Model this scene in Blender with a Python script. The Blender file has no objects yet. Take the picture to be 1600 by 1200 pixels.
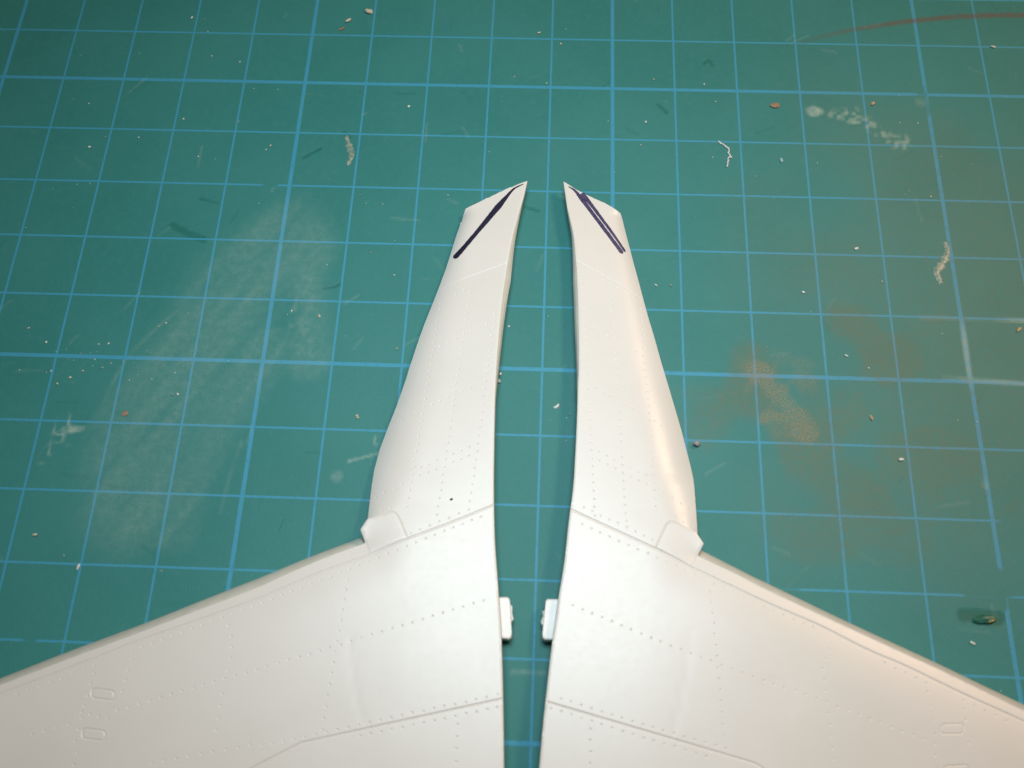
import bpy, bmesh, math, random
import numpy as np
from mathutils import Vector, Matrix
from mathutils.geometry import delaunay_2d_cdt

S = 0.001                      # all data below is in millimetres, the scene is in metres
scene = bpy.context.scene
col = scene.collection
rng = np.random.RandomState(7)

# ---------------------------------------------------------------- camera
cam_d = bpy.data.cameras.new('camera')
cam = bpy.data.objects.new('camera', cam_d)
col.objects.link(cam)
scene.camera = cam
cam_d.sensor_width = 36.0
cam_d.lens = 34.6714
cam_d.clip_start = 0.005
cam_d.clip_end = 10.0
RT = Vector((0.999077, 0.039195, -0.017597)); UP = Vector((-0.029104, 0.918694, 0.393896)); FW = Vector((-0.031605, 0.39302, -0.918987))
POS = Vector((-9.7982, -107.0485, 127.837)) * S
m = Matrix((RT, UP, -FW)).transposed().to_4x4()
m.translation = POS
cam.matrix_world = m
cam_d.dof.use_dof = True
cam_d.dof.focus_distance = 0.152
cam_d.dof.aperture_fstop = 30.0

# ---------------------------------------------------------------- world and lamps
world = bpy.data.worlds.new('World')
scene.world = world
world.use_nodes = True
bg = world.node_tree.nodes['Background']
bg.inputs['Color'].default_value = (1.0, 0.95, 0.90, 1)
bg.inputs['Strength'].default_value = 0.06

def area_lamp(name, loc, target, power, color, sx, sy, spread=180):
    d = bpy.data.lights.new(name, 'AREA')
    d.shape = 'RECTANGLE'; d.size = sx * S; d.size_y = sy * S
    d.energy = power; d.color = color; d.spread = math.radians(spread)
    o = bpy.data.objects.new(name, d); col.objects.link(o)
    o.location = Vector(loc) * S
    o.rotation_euler = (Vector(target) - Vector(loc)).to_track_quat('-Z', 'Y').to_euler()
    return o
area_lamp('overhead_lamp', (-12, -38, 180), (-13, -50, 0), 0.089, (0.77, 0.93, 1.0), 80, 60, 96)
area_lamp('desk_lamp', (185, 72, 250), (10, -55, 0), 0.50, (1.0, 0.62, 0.36), 55, 55, 180)

scene.view_settings.view_transform = 'Standard'
scene.view_settings.look = 'None'
scene.view_settings.exposure = 0.0
scene.view_settings.gamma = 1.0

# world coordinates in millimetres, mat top at z = 0, grid origin on a heavy crossing
LEFT = {
    'inner': [(-13.1, -19.81), (-13.66, -23.14), (-14.31, -26.37), (-15.02, -30.32), (-15.57, -35.26), (-16.06, -41.11), (-16.33, -48.28), (-16.39, -53.7), (-16.3, -58.47), (-16.16, -63.1), (-15.99, -67.6), (-15.75, -71.98), (-15.42, -76.23), (-14.94, -80.36), (-14.48, -84.38), (-14.07, -88.3), (-13.57, -95.1), (-13.12, -103.01), (-12.44, -116.32)],
    'lip': [(-18, 0), (-24, 0.08), (-29, 0.35), (-37, 0.75), (-45, 0.5), (-51, 0.35), (-56, 0.1), (-70, 0.05), (-140, 0.05)],
    'tip': [(-14.82, -20.62), (-16.35, -21.3), (-17.78, -22.15), (-19.21, -22.88), (-20.35, -23.49), (-21.48, -24.15), (-22.25, -24.47)],
    'outer': [(-22.61, -25.28), (-22.76, -26.08), (-23.53, -29.25), (-24.04, -31.81), (-24.62, -34.55), (-25.45, -37.8), (-26.27, -40.78), (-27.08, -43.61), (-27.72, -46.19), (-28.73, -50.74), (-29.12, -52.72), (-30.05, -56.63), (-31, -59.99), (-31.79, -63), (-32.24, -66.14), (-32.29, -68.54), (-32.24, -70.9), (-32.22, -73.39), (-32.24, -74.21)],
    'step': [(-32.2, -76.74), (-36.96, -78.72), (-41.62, -81), (-45.45, -82.98), (-52.17, -85.93), (-58.48, -88.7), (-67.79, -92.71), (-75.16, -95.96), (-85.74, -100.68), (-102.76, -108.3)],
    'ledge': [(-33.23, -75.24), (-40.01, -78.21), (-45.16, -80.67), (-46.35, -81.21), (-53.23, -84.32), (-59.7, -87.28), (-69.27, -91.38), (-76.84, -94.79), (-87.74, -99.64), (-105.31, -107.47)],
    'block': [(-32.14, -73.5), (-29.48, -72.45), (-29.11, -72.35), (-28.78, -72.38), (-28.5, -72.59), (-28.27, -72.89), (-27.76, -73.79), (-26.75, -75.9), (-31.42, -78), (-32.14, -76.6), (-32.9, -74.92)],
    'groove': [[(-15.86, -71.09), (-21.59, -73.75), (-26.59, -75.94), (-31.14, -78.04), (-37.81, -80.84), (-45.07, -84.35), (-52.66, -87.49), (-59.02, -90.04), (-63.78, -92.19), (-69.21, -94.6), (-74.58, -96.91), (-85.1, -101.51), (-100.69, -108.37)], [(-13.6, -95.27), (-37.23, -101.19), (-42.18, -103.93), (-47.03, -106.76), (-55.88, -111.52)], [(-15.88, -34.5), (-24.93, -38.26)], [(-32.02, -73.6), (-29.45, -72.5), (-29.08, -72.4), (-28.74, -72.44), (-28.47, -72.65), (-28.24, -72.94), (-27.74, -73.84), (-26.72, -75.95)]],
    'rivets': [([(-24.95, -40.63), (-25.83, -54.32), (-26.69, -65.54), (-27.1, -71.63)], 1.12), ([(-20.76, -39.28), (-21.83, -54.35), (-23.12, -72.63)], 1.12), ([(-16.98, -42.78), (-17.74, -53.03), (-18.4, -63.78), (-19.04, -71.8)], 1.15), ([(-24.94, -40.74), (-20.45, -38.32)], 1.15), ([(-24.5, -48.03), (-18.08, -44.53)], 1.15), ([(-28.97, -59.19), (-19.8, -54.32)], 1.15), ([(-25.78, -66.15), (-19.47, -63.07)], 1.2), ([(-25.85, -67.33), (-19.48, -64.26)], 1.2), ([(-31.44, -70.35), (-26.91, -67.9)], 1.35), ([(-31.59, -72.92), (-29.26, -71.84)], 1.35), ([(-26.37, -75.25), (-19.13, -71.8)], 1.25), ([(-17.41, -72.69), (-35.81, -81.1), (-36.9, -81.55), (-44.28, -84.8), (-52.52, -88.28), (-59.64, -91.34)], 1.28), ([(-63.87, -93.26), (-72.68, -96.91)], 1.3), ([(-33.81, -81.52), (-34.19, -87.53), (-34.91, -99.59)], 1.3), ([(-16.52, -83.54), (-43.04, -92.79), (-51.27, -95.44), (-59.87, -98.35)], 1.3), ([(-48.1, -87.8), (-47.51, -88.96), (-47.18, -90.03), (-47.17, -91.11), (-47.23, -93.25), (-47.53, -94.32), (-47.51, -100.15)], 1.35), ([(-59.44, -92.33), (-59.78, -96.13)], 1.35), ([(-63.67, -94.17), (-64.22, -101.94)], 1.35), ([(-63.69, -103.28), (-63.67, -107.41)], 1.35), ([(-43.21, -101.63), (-49.94, -103.03), (-54.62, -104.13)], 1.5), ([(-14.24, -94.78), (-18.95, -96.03), (-27.99, -98.24), (-37.16, -100.62), (-41.92, -101.58)], 1.28), ([(-14.17, -96.25), (-21.5, -98.07), (-30.33, -100.14)], 1.28), ([(-18.81, -98.32), (-18.74, -105.31)], 1.35), ([(-65.4, -100.17), (-69.53, -101.42)], 1.3), ([(-60.83, -99.34), (-64.1, -98.66)], 1.3)],
    'access': [[(-63.46, -96.17), (-63.27, -95.94), (-60.95, -96.12), (-60.66, -96.37), (-60.61, -96.96), (-60.88, -97.2), (-63.03, -97.05), (-63.37, -96.77)], [(-63.55, -100.75), (-63.28, -100.55), (-61.07, -100.72), (-60.78, -101), (-60.73, -101.58), (-60.99, -101.84), (-63.19, -101.67), (-63.48, -101.39)]],
    'ink': [[[(-13.66, -20.41), (-14.8, -21.02), (-15.55, -21.81), (-17.64, -24.87), (-19.87, -28.24), (-22.08, -31.46), (-23.5, -33.11)], [0.06, 0.22, 0.5, 0.42, 0.34, 0.36, 0.5]]],
    'tab': [(-15.4, -82.82), (-13.62, -82.68), (-13.32, -82.83), (-13.19, -83.14), (-12.78, -87.35), (-12.88, -87.82), (-13.16, -87.99), (-14.68, -87.89)],
    'nub': [(-13.19, -83.52), (-12.93, -83.75), (-12.82, -84.63), (-12.79, -85.43), (-12.94, -85.75), (-13.18, -85.6)],
    'outer_z': [0.85, 0.85, 0.85, 0.85, 0.85, 0.85, 0.85, 0.85, 0.85, 0.85, 0.85, 0.85, 0.85, 0.85, 1.15, 1.6, 2.1, 2.6, 2.8],
    'facet': [(-32.82, -88.63), (-32.14, -92.06), (-30.64, -97.38), (-29.74, -98.66)],
    'pins': [(-19.71, -55.81), (-17.49, -80.49), (-18.95, -27.2), (-20.62, -99.76), (-41.5, -98.38)],
}
RIGHT = {
    'inner': [(-7.61, -19.77), (-7.28, -22.16), (-6.95, -24.45), (-6.43, -26.94), (-5.97, -29.17), (-5.6, -32.8), (-5.25, -38.16), (-4.98, -45.91), (-4.91, -51.38), (-4.98, -53.33), (-5.05, -58.1), (-5.14, -61.54), (-5.25, -64.55), (-5.36, -67.24), (-5.58, -69.89), (-5.8, -71.63), (-6.05, -74.21), (-6.29, -77.16), (-6.64, -80.07), (-7, -82.51), (-7.27, -85.07), (-7.68, -88.06), (-8, -91.14), (-8.3, -94.53), (-8.6, -97.99), (-8.92, -102.84), (-9.83, -116.22)],
    'lip': [(-18, 0), (-24, 0.05), (-29, 0.25), (-37, 0.55), (-45, 0.5), (-51, 0.3), (-56, 0.05), (-70, 0.05), (-140, 0.05)],
    'tip': [(-5.69, -21.1), (-3.93, -22.01), (-2.76, -22.54), (-1.3, -23.17), (0.16, -24.03), (1.04, -24.56)],
    'outer': [(1.35, -25.18), (1.81, -27.41), (2.37, -29.95), (3.01, -32.88), (3.63, -35.55), (4.25, -38.4), (5.03, -41.81), (5.89, -45.16), (6.64, -48.44), (7.51, -51.86), (8.44, -55.59), (9.31, -59.14), (9.88, -61.9), (10.37, -64.17), (10.61, -65.88), (10.63, -67.09), (10.64, -69.61), (10.66, -72.76), (10.66, -74.34)],
    'step': [(10.61, -76.91), (15.29, -79.02), (19.18, -80.95), (28.71, -85.21), (36.11, -88.48), (39.74, -90.09), (48.57, -94.27), (56.8, -98.05), (71.82, -105.15)],
    'ledge': [(11.45, -75.39), (17.82, -78.52), (19.81, -79.44), (29.57, -83.96), (39.41, -88.32), (44.92, -90.87), (49.98, -93.17), (58.45, -97.04), (73.96, -104.28)],
    'block': [(10.39, -73.82), (7.77, -72.54), (7.44, -72.42), (7.15, -72.43), (6.86, -72.61), (6.6, -72.93), (6.34, -73.45), (5.21, -76.04), (9.68, -78.29), (10.45, -77.03), (11.3, -75.24)],
    'groove': [[(-5.69, -71.34), (4.98, -76.1), (9.57, -78.34), (11.94, -79.4), (18.93, -82.57), (25.17, -85.13), (30.57, -87.79), (35.34, -89.73), (41.06, -92.42), (48.07, -95.43), (58.26, -99.91), (69.99, -105.09)], [(-8.21, -95.44), (14.72, -101.03), (16.19, -101.4), (18.32, -102.63), (26.65, -107.59)], [(-5.31, -33.71), (4.11, -39.08)], [(10.35, -73.88), (7.74, -72.59), (7.41, -72.48), (7.13, -72.49), (6.83, -72.67), (6.58, -72.98), (6.31, -73.51), (5.19, -75.92)]],
    'rivets': [([(3.81, -40.69), (4.48, -53.14), (4.94, -61.19), (5.32, -70.51)], 1.12), ([(-0.32, -39.5), (0.43, -53.34), (1.44, -72.64)], 1.12), ([(-4.68, -35.99), (-3.62, -53.45), (-2.57, -72.01)], 1.12), ([(-3.66, -35.36), (3.73, -39.64)], 1.15), ([(-3.06, -44.57), (3.15, -48.06)], 1.2), ([(-2.56, -53.88), (7.47, -59.4)], 1.15), ([(-2.1, -63.22), (4.16, -66.22)], 1.2), ([(-2.01, -64.4), (4.22, -67.46)], 1.2), ([(6.37, -68.62), (9.8, -70.51)], 1.35), ([(7.68, -71.9), (9.94, -73.03)], 1.35), ([(-4.07, -70.94), (4.8, -75.01)], 1.3), ([(-4.21, -73.18), (-2.97, -73.82), (8.67, -78.78), (10.88, -79.68), (18.26, -83.03), (26.48, -86.17), (33.79, -89.94), (37.32, -91.53)], 1.28), ([(41.45, -93.36), (46.2, -95.5)], 1.3), ([(11.85, -81.5), (12.22, -87.39), (12.77, -98.49)], 1.35), ([(-5.3, -83.77), (7.27, -88.49), (17.91, -92.03), (22.02, -93.21), (31.52, -96.42), (37.3, -98.41)], 1.3), ([(26, -87.96), (25.02, -90.27), (25.12, -93.39), (25.35, -100.62)], 1.35), ([(37.32, -92.64), (37.52, -97.33)], 1.4), ([(41.37, -94.38), (41.19, -98.12)], 1.4), ([(-6.53, -95.01), (4.36, -97.88), (12.92, -99.91)], 1.28), ([(-7.73, -96.15), (2.08, -98.76), (10.57, -100.84)], 1.28), ([(-3.01, -98.3), (-3.08, -104.7)], 1.4), ([(37.2, -99.68), (37.59, -103.8)], 1.4)],
    'access': [[(38.15, -96.94), (38.3, -96.44), (38.63, -96.21), (40.74, -96.06), (40.97, -96.26), (40.84, -96.91), (40.5, -97.18), (38.33, -97.29)], [(37.74, -101.53), (37.96, -101.04), (38.36, -100.81), (40.59, -100.62), (40.85, -100.86), (40.75, -101.48), (40.34, -101.78), (37.98, -101.94)]],
    'ink': [[[(-6.87, -20.68), (-5.8, -21.4), (-4.22, -23.63), (-1.81, -27.19), (-0.1, -29.75), (1.31, -31.76)], [0.08, 0.34, 0.3, 0.3, 0.3, 0.33]], [[(-4.82, -21.72), (-3.45, -23.55), (-1.33, -26.68), (0.29, -29.15), (1.74, -31.33)], [0.4, 0.27, 0.23, 0.22, 0.2]]],
    'tab': [(-6.48, -82.66), (-8.5, -82.77), (-8.7, -82.98), (-9.03, -87.13), (-8.98, -87.64), (-8.69, -87.9), (-6.7, -87.83)],
    'nub': [(-8.62, -84), (-9.06, -84.25), (-9.01, -84.81), (-9.15, -85.46), (-9.02, -85.93), (-8.66, -85.76)],
    'outer_z': [0.85, 0.85, 0.85, 0.85, 0.85, 0.85, 0.85, 0.85, 0.85, 0.85, 0.85, 0.85, 0.85, 0.85, 1.15, 1.6, 2.1, 2.6, 2.8],
    'facet': [(9.06, -86.86), (8.79, -90.17), (7.9, -93.94), (6.63, -98.36)],
    'pins': [(-0.91, -55.21), (-2.53, -79.96), (-3.26, -26.75), (2.85, -98.86), (25.62, -95.84)],
    'eject': [(19.35, -93.88)],
}
MAT = {
    'white': [([(-71.61, -58.11), (-70.06, -52.16), (-65.82, -44.88), (-59.33, -38.33), (-53.44, -32.7)], 0.9, 0.35)],
    'haze_poly': [(-70.97, -59.06), (-70.15, -51.66), (-65.92, -44.36), (-59.42, -37.79), (-53.52, -32.15), (-49.58, -32.59), (-45.46, -34.67), (-42.91, -39.98), (-42.99, -47.27), (-50.47, -53.53), (-51.77, -63.18), (-54.01, -71.47), (-60.95, -71.71), (-65.46, -66.42), (-67.07, -62.74)],
    'marks': {'glue_left': [(-76.11, -61.33)], 'glue_left_low': [(-78.61, -65.47)], 'glue_mid': [(-32.75, -61.61)], 'scratch': [(-36, -64.51), (-32.23, -63.37)], 'scratch2': [(-37.33, -66.85)], 'scrape': [(35.25, -4.16), (39.63, -5.55), (42.85, -8.18), (45.36, -9.58)], 'scrape2': [(32.26, -3.73)], 'rust': [(22.81, -55.07), (24.41, -57.39), (21.72, -51.24), (26.34, -49.13)], 'brown': [(30.23, -55.79), (36.4, -46.83), (40.21, -60.14), (31.9, -65.87), (42.12, -65.53)], 'brown2': [(53.78, -31.78)], 'red': [(24.93, 8.53), (30.25, 9.99), (36.71, 12.3), (42.62, 13.8), (51.2, 15.5), (59.73, 16.51), (68.16, 16.84), (78.49, 16.25)], 'dark1': [(-67.16, -27.69), (-64.79, -28.88), (-61.84, -30.04)], 'dark2': [(-42.68, -37.95), (-41.1, -37.58), (-40.3, -37.02)], 'dark3': [(-63.64, -22.74), (-60.73, -23.48)], 'dark4': [(-48.49, -14.71), (-46.07, -12.93)], 'dark5': [(44.4, -82.66), (46.39, -82.75), (48.78, -82.83)], 'dark6': [(-42.65, -9.76), (-41.72, -10.73)], 'dark7': [(14.79, 5.5), (15.76, 6.45), (16.13, 5.13)], 'dark8': [(7.24, -2.97), (8.54, -4.46)], 'faint1': [(-14.04, -56.26), (-7.06, -48.18)], 'dark9': [(-13.39, -22.87), (-11.42, -23.5)], 'hzA': [(-49.17, -32.02), (-54.49, -38.73), (-59.68, -47.78), (-63.46, -57.85), (-65.02, -66.4), (-65.99, -72.77)], 'hzB': [(-49.47, -47.47), (-54.28, -58.52), (-57.37, -67.07), (-58.59, -75.16)], 'hzC': [(-48.13, -32.55), (-45.06, -37.91), (-43.67, -43.16), (-43.67, -49.32)], 'rimA': [(-72.12, -60.06), (-71.3, -55.17), (-69.52, -50.12), (-65.86, -44.67), (-61.03, -39.67), (-55.93, -35.52), (-53.52, -32.15)], 'rimB': [(-51.2, -62.22), (-52.09, -66.89), (-52.57, -72.31)], 'rimC': [(-60.21, -63.46), (-62.14, -69.95)], 'brownW': [(48.98, -46.44)], 'rustA': [(20.53, -48.81), (22.73, -52.18), (24.98, -55.48), (25.87, -57.63)], 'rustB': [(21.24, -56.27), (23.63, -56), (25.74, -57.07)], 'worn1': [(50.19, -35.62), (49.84, -52.29), (49.77, -65.27)], 'worn2': [(46.34, -49.48), (57.29, -50.11)], 'worn3': [(44.39, -40.08), (58.91, -40.16)], 'g1': [(-74.73, -89.56), (-74.15, -89.54)], 'g2': [(-53.46, -19.87), (-52.56, -19.85)], 'g3': [(51.46, -69.62), (57.45, -69.59)], 'g4': [(45.4, -79.54), (50.52, -79.36)], 'g5': [(49.74, -77.08), (49.42, -81.27)], 'g6': [(49.22, 1), (49.89, -3.42)], 'g7': [(17.05, -80.22), (23.2, -80.09)], 'gh': [(49.11, -1.55)], 'rust2': [(20.11, -48.33), (23.33, -47.23)], 'gapmark': [(-12.65, -91.63), (-8.64, -91.63)], 'smear2': [(-45.46, -34.67), (-45.35, -43.21), (-43.67, -49.32)]},
    'debris': {'chip1': [(-40.95, 15.1)], 'chip2': [(-44.27, 13.07)], 'chip3': [(-45.16, 11.25)], 'glue1': [(-42.17, -10.37), (-41.43, -12.57), (-40.96, -14.14), (-41.38, -15.97)], 'pellet': [(11.39, -60.63)], 'white': [(38.98, -61.88)], 'crescent': [(-8.25, -55.78), (-7.81, -55.67), (-7.55, -55.28)], 'fibre': [(16.42, -9.96), (17, -10.43), (17.68, -10.9), (18.15, -11.38), (17.92, -12.11), (18.19, -12.59), (18.57, -12.94), (17.97, -13.07), (17.83, -13.92), (17.7, -14.64)], 'brownblob': [(25.86, -2.82)], 'orange': [(41.29, -2.12)], 'fleck': [(61.99, 9.93)], 'glue2': [(49.44, -27.32), (49.61, -28.85), (48.57, -31.07), (47.56, -32.39), (47.76, -33.78), (47.95, -34.42)], 'knot': [(47, -82.97)], 'knot2': [(47.77, -83.18)], 'speck': [(-21.35, -70.48)], 'smudge': [(-68.22, -58.68)], 'fleck2': [(-72.51, -14.24)], 'fleck3': [(-32.65, -4.48)], 'chip4': [(36.16, -28.91)], 'chip5': [(27.75, -36.5)], 'fleck4': [(45.05, -85.98)], 'fleck5': [(33.02, -46.53)], 'orange2': [(57.95, -41.62)], 'crumb_edge': [(-16.06, -52.14)], 'crumb_edge2': [(-15.88, -50.95)], 'chip6': [(-76.98, -76.32)], 'chip7': [(35.56, -55.9)], 'fleck6': [(5.25, -6.54)], 'fleck7': [(-8.55, 8.95)], 'fleck8': [(-12.21, 11.18)], 'chip8': [(-70.2, -80.39)], 'fleck9': [(6.34, -35.96)], 'blue': [(26.16, -13.34)]},
    'specklot': [(-80.21, -52.47), (-78.84, -54.42), (-72.92, -51.74), (-77.22, -53.38), (-75.59, -52.33), (-64.98, -44.33), (-66.01, -44.88), (-72.78, -47.88), (-81.89, -47.96), (-85.04, -45.78), (-70.89, 13.17), (-68.67, 12.94), (-67.68, 10.18), (-61.33, 3.95), (-66.2, 5.04), (-68.71, -7.8), (-84.7, -5.14), (-80.65, -11.61), (-75.27, -11.6), (-82.8, -13.65), (-65.12, -15.02), (-59.74, -8.07), (-53.95, -12.65), (-54.56, -13.4), (-36.25, -31.65), (-32.77, -29.43), (-35.2, -23.01), (-38.81, -21.48), (-47.43, -42.44), (-46.85, -41.79), (-42.71, -42.51), (-35.49, -58.2), (-39.21, -55.42), (-35.61, -57.92), (-32.35, -35.38), (-15.01, -43.33), (-7.76, 12.1), (5.25, -6.54), (4.39, -11.01), (6.61, 2.02), (14.73, 1.18), (16.44, -2.24), (15.6, -13.02), (-10.67, 0.82), (-15.91, 2), (31.65, -13.67), (50.78, -11.97), (48.27, -19.44), (45.22, -5.65), (48, -5.71), (39.35, -34.35), (35.62, -56.09), (8.5, -35.9), (49.91, -56.09), (26.69, -35.68), (35.98, -48.33), (-6.01, -56.67), (-25.28, -21.11), (-30.94, -47.41), (-72.5, -78.93), (-61.34, -55.45), (-62.05, -55.57), (-61.1, -58.35)],
}

# ---------------------------------------------------------------- materials
def new_mat(name):
    mt = bpy.data.materials.new(name); mt.use_nodes = True
    nt = mt.node_tree
    return mt, nt, nt.nodes['Principled BSDF']

class NT:
    """small helper to write node maths as expressions"""
    def __init__(s, nt): s.nt = nt
    def node(s, t, **kw):
        n = s.nt.nodes.new(t)
        for k, v in kw.items(): setattr(n, k, v)
        return n
    def put(s, sock, v):
        if hasattr(v, 'is_output'): s.nt.links.new(v, sock)
        else: sock.default_value = v
    def math(s, op, a, b=0.0, c=0.0, clamp=False):
        n = s.node('ShaderNodeMath', operation=op, use_clamp=clamp)
        s.put(n.inputs[0], a); s.put(n.inputs[1], b); s.put(n.inputs[2], c)
        return n.outputs[0]
    def ramp(s, v, a, b, lo=0.0, hi=1.0):
        n = s.node('ShaderNodeMapRange', interpolation_type='SMOOTHSTEP')
        s.put(n.inputs['Value'], v); n.inputs['From Min'].default_value = a; n.inputs['From Max'].default_value = b
        n.inputs['To Min'].default_value = lo; n.inputs['To Max'].default_value = hi
        return n.outputs['Result']
    def noise(s, vec, scale, detail=3.0, rough=0.55):
        n = s.node('ShaderNodeTexNoise'); s.put(n.inputs['Vector'], vec)
        n.inputs['Scale'].default_value = scale; n.inputs['Detail'].default_value = detail; n.inputs['Roughness'].default_value = rough
        return n.outputs['Fac']
    def mix(s, f, a, b):
        n = s.node('ShaderNodeMix', data_type='RGBA')
        s.put(n.inputs['Factor'], f)
        s.put(n.inputs[6], a if hasattr(a, 'is_output') else (*a, 1)); s.put(n.inputs[7], b if hasattr(b, 'is_output') else (*b, 1))
        return n.outputs[2]
    def scale(s, vec, k):
        n = s.node('ShaderNodeVectorMath', operation='MULTIPLY'); s.put(n.inputs[0], vec)
        n.inputs[1].default_value = k if isinstance(k, tuple) else (k, k, k)
        return n.outputs[0]
    def bump(s, h, strength, dist):
        n = s.node('ShaderNodeBump'); s.put(n.inputs['Height'], h)
        n.inputs['Strength'].default_value = strength; n.inputs['Distance'].default_value = dist
        return n.outputs['Normal']

def plastic_material():
    mt, nt, b = new_mat('moulded_plastic'); g = NT(nt)
    tc = g.node('ShaderNodeTexCoord').outputs['Object']
    p = g.scale(tc, 1000.0)
    n1 = g.noise(p, 0.09, 3); n2 = g.noise(p, 1.1, 4); n3 = g.noise(p, 9.0, 2)
    c = g.mix(g.ramp(n1, .3, .7), (0.735, 0.695, 0.64), (0.76, 0.72, 0.67))
    c = g.mix(g.math('MULTIPLY', g.ramp(n2, .55, .8), .12), c, (0.66, 0.63, 0.58))
    nt.links.new(c, b.inputs['Base Color'])
    r = g.math('ADD', g.math('MULTIPLY', n2, .08), .31)
    nt.links.new(r, b.inputs['Roughness'])
    b.inputs['Specular IOR Level'].default_value = 0.6
    h = g.math('ADD', g.math('MULTIPLY', n2, .3), g.math('MULTIPLY', n3, .35))
    h = g.math('ADD', h, g.math('MULTIPLY', g.noise(p, .16, 2), .7))
    nt.links.new(g.bump(h, .2, .00006), b.inputs['Normal'])
    return mt

def simple_material(name, c1, c2, rough=.5, scale=2.0, spec=.4, bumpd=.00008):
    mt, nt, b = new_mat(name); g = NT(nt)
    p = g.scale(g.node('ShaderNodeTexCoord').outputs['Object'], 1000.0)
    n = g.noise(p, scale, 4)
    nt.links.new(g.mix(g.ramp(n, .35, .65), c1, c2), b.inputs['Base Color'])
    b.inputs['Roughness'].default_value = rough
    b.inputs['Specular IOR Level'].default_value = spec
    nt.links.new(g.bump(n, .4, bumpd), b.inputs['Normal'])
    return mt

def mat_material():
    mt, nt, b = new_mat('cutting_mat_vinyl'); g = NT(nt)
    tc = g.node('ShaderNodeTexCoord').outputs['Object']
    p = g.scale(tc, 1000.0)
    sep = g.node('ShaderNodeSeparateXYZ'); nt.links.new(p, sep.inputs[0])
    att = g.node('ShaderNodeAttribute', attribute_name='wear'); sp = g.node('ShaderNodeSeparateColor')
    nt.links.new(att.outputs['Color'], sp.inputs[0])
    haze, brown, red = sp.outputs[0], sp.outputs[1], sp.outputs[2]
    att2 = g.node('ShaderNodeAttribute', attribute_name='cuts'); sp2 = g.node('ShaderNodeSeparateColor')
    nt.links.new(att2.outputs['Color'], sp2.inputs[0])
    dark, gap, rust = sp2.outputs[0], sp2.outputs[1], sp2.outputs[2]
    fine = g.noise(p, 5.0, 4, .7); mid = g.noise(p, .9, 5, .6); big = g.noise(p, .035, 4, .6); speck = g.noise(p, 5.0, 4, .75)
    # printed grid, heavier every fifth line
    def dist(v, period):
        f = g.math('FRACT', g.math('ADD', g.math('DIVIDE', v, period), .5))
        return g.math('MULTIPLY', g.math('ABSOLUTE', g.math('SUBTRACT', f, .5)), period)
    wob = g.math('MULTIPLY', g.math('SUBTRACT', fine, .5), .22)
    def lines(v):
        thin = g.ramp(g.math('ADD', dist(v, 10.0), wob), .105, .20, 1, 0)
        thick = g.ramp(g.math('ADD', dist(v, 50.0), wob), .24, .335, 1, 0)
        return g.math('MAXIMUM', thin, thick)
    ln = g.math('MAXIMUM', lines(sep.outputs[0]), lines(sep.outputs[1]))
    wear = g.math('SUBTRACT', 1.0, g.math('MULTIPLY', g.ramp(mid, .50, .72), .40))
    wear = g.math('MULTIPLY', wear, g.math('SUBTRACT', 1.0, g.math('MULTIPLY', g.ramp(fine, .54, .7), .45)))
    ln = g.math('MULTIPLY', g.math('MULTIPLY', ln, wear), g.math('SUBTRACT', 1.0, gap))
    c = g.mix(g.ramp(big, .3, .7), (0.030, 0.196, 0.182), (0.040, 0.217, 0.202))
    c = g.mix(g.math('MULTIPLY', g.ramp(mid, .45, .75), .35), c, (0.052, 0.232, 0.222))
    c = g.mix(g.math('MULTIPLY', g.ramp(fine, .55, .8), .25), c, (0.075, 0.22, 0.19))
    c = g.mix(g.math('MULTIPLY', dark, g.ramp(speck, .2, .5)), c, (0.006, 0.125, 0.095))
    c = g.mix(ln, c, (0.050, 0.30, 0.45))
    # scuffed dust, brown stain, rust powder, red pen
    hz = g.math('MULTIPLY', haze, g.ramp(g.math('ADD', g.math('MULTIPLY', fine, .6), g.math('MULTIPLY', mid, .4)), .38, .62, .35, 1.0))
    c = g.mix(g.math('MINIMUM', hz, 1.0), c, (0.46, 0.56, 0.47))
    br = g.math('MULTIPLY', brown, g.ramp(g.math('ADD', g.math('MULTIPLY', fine, .6), g.math('MULTIPLY', mid, .4)), .36, .62, .3, 1.15))
    c = g.mix(br, c, (0.165, 0.138, 0.055))
    rs = g.math('MULTIPLY', rust, g.ramp(speck, .44, .66))
    c = g.mix(rs, c, (0.42, 0.25, 0.10))
    c = g.mix(g.math('MULTIPLY', red, g.ramp(mid, .3, .6, .5, 1.0)), c, (0.15, 0.06, 0.042))
    nt.links.new(c, b.inputs['Base Color'])
    nt.links.new(g.math('ADD', g.math('MULTIPLY', mid, .15), g.math('ADD', .42, g.math('MULTIPLY', haze, .2))), b.inputs['Roughness'])
    b.inputs['Specular IOR Level'].default_value = .30
    h = g.math('ADD', g.math('MULTIPLY', fine, .8), g.math('MULTIPLY', mid, .5))
    h = g.math('SUBTRACT', h, g.math('MULTIPLY', dark, 1.2))
    nt.links.new(g.bump(h, .55, .00012), b.inputs['Normal'])
    return mt

PLASTIC = plastic_material()
SHADED = simple_material('shaded_plastic', (0.56, 0.535, 0.46), (0.60, 0.575, 0.50), .45, .6, .35, .00003)  # opaque darker wing plastic: shade on ledge and edge walls put into the colour
INK = simple_material('black_marker_ink', (0.010, 0.009, 0.026), (0.022, 0.018, 0.05), .42, 3.0, .4, .00002)
INK2 = simple_material('violet_marker_ink', (0.035, 0.030, 0.085), (0.075, 0.066, 0.15), .42, 3.0, .4, .00002)

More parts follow.
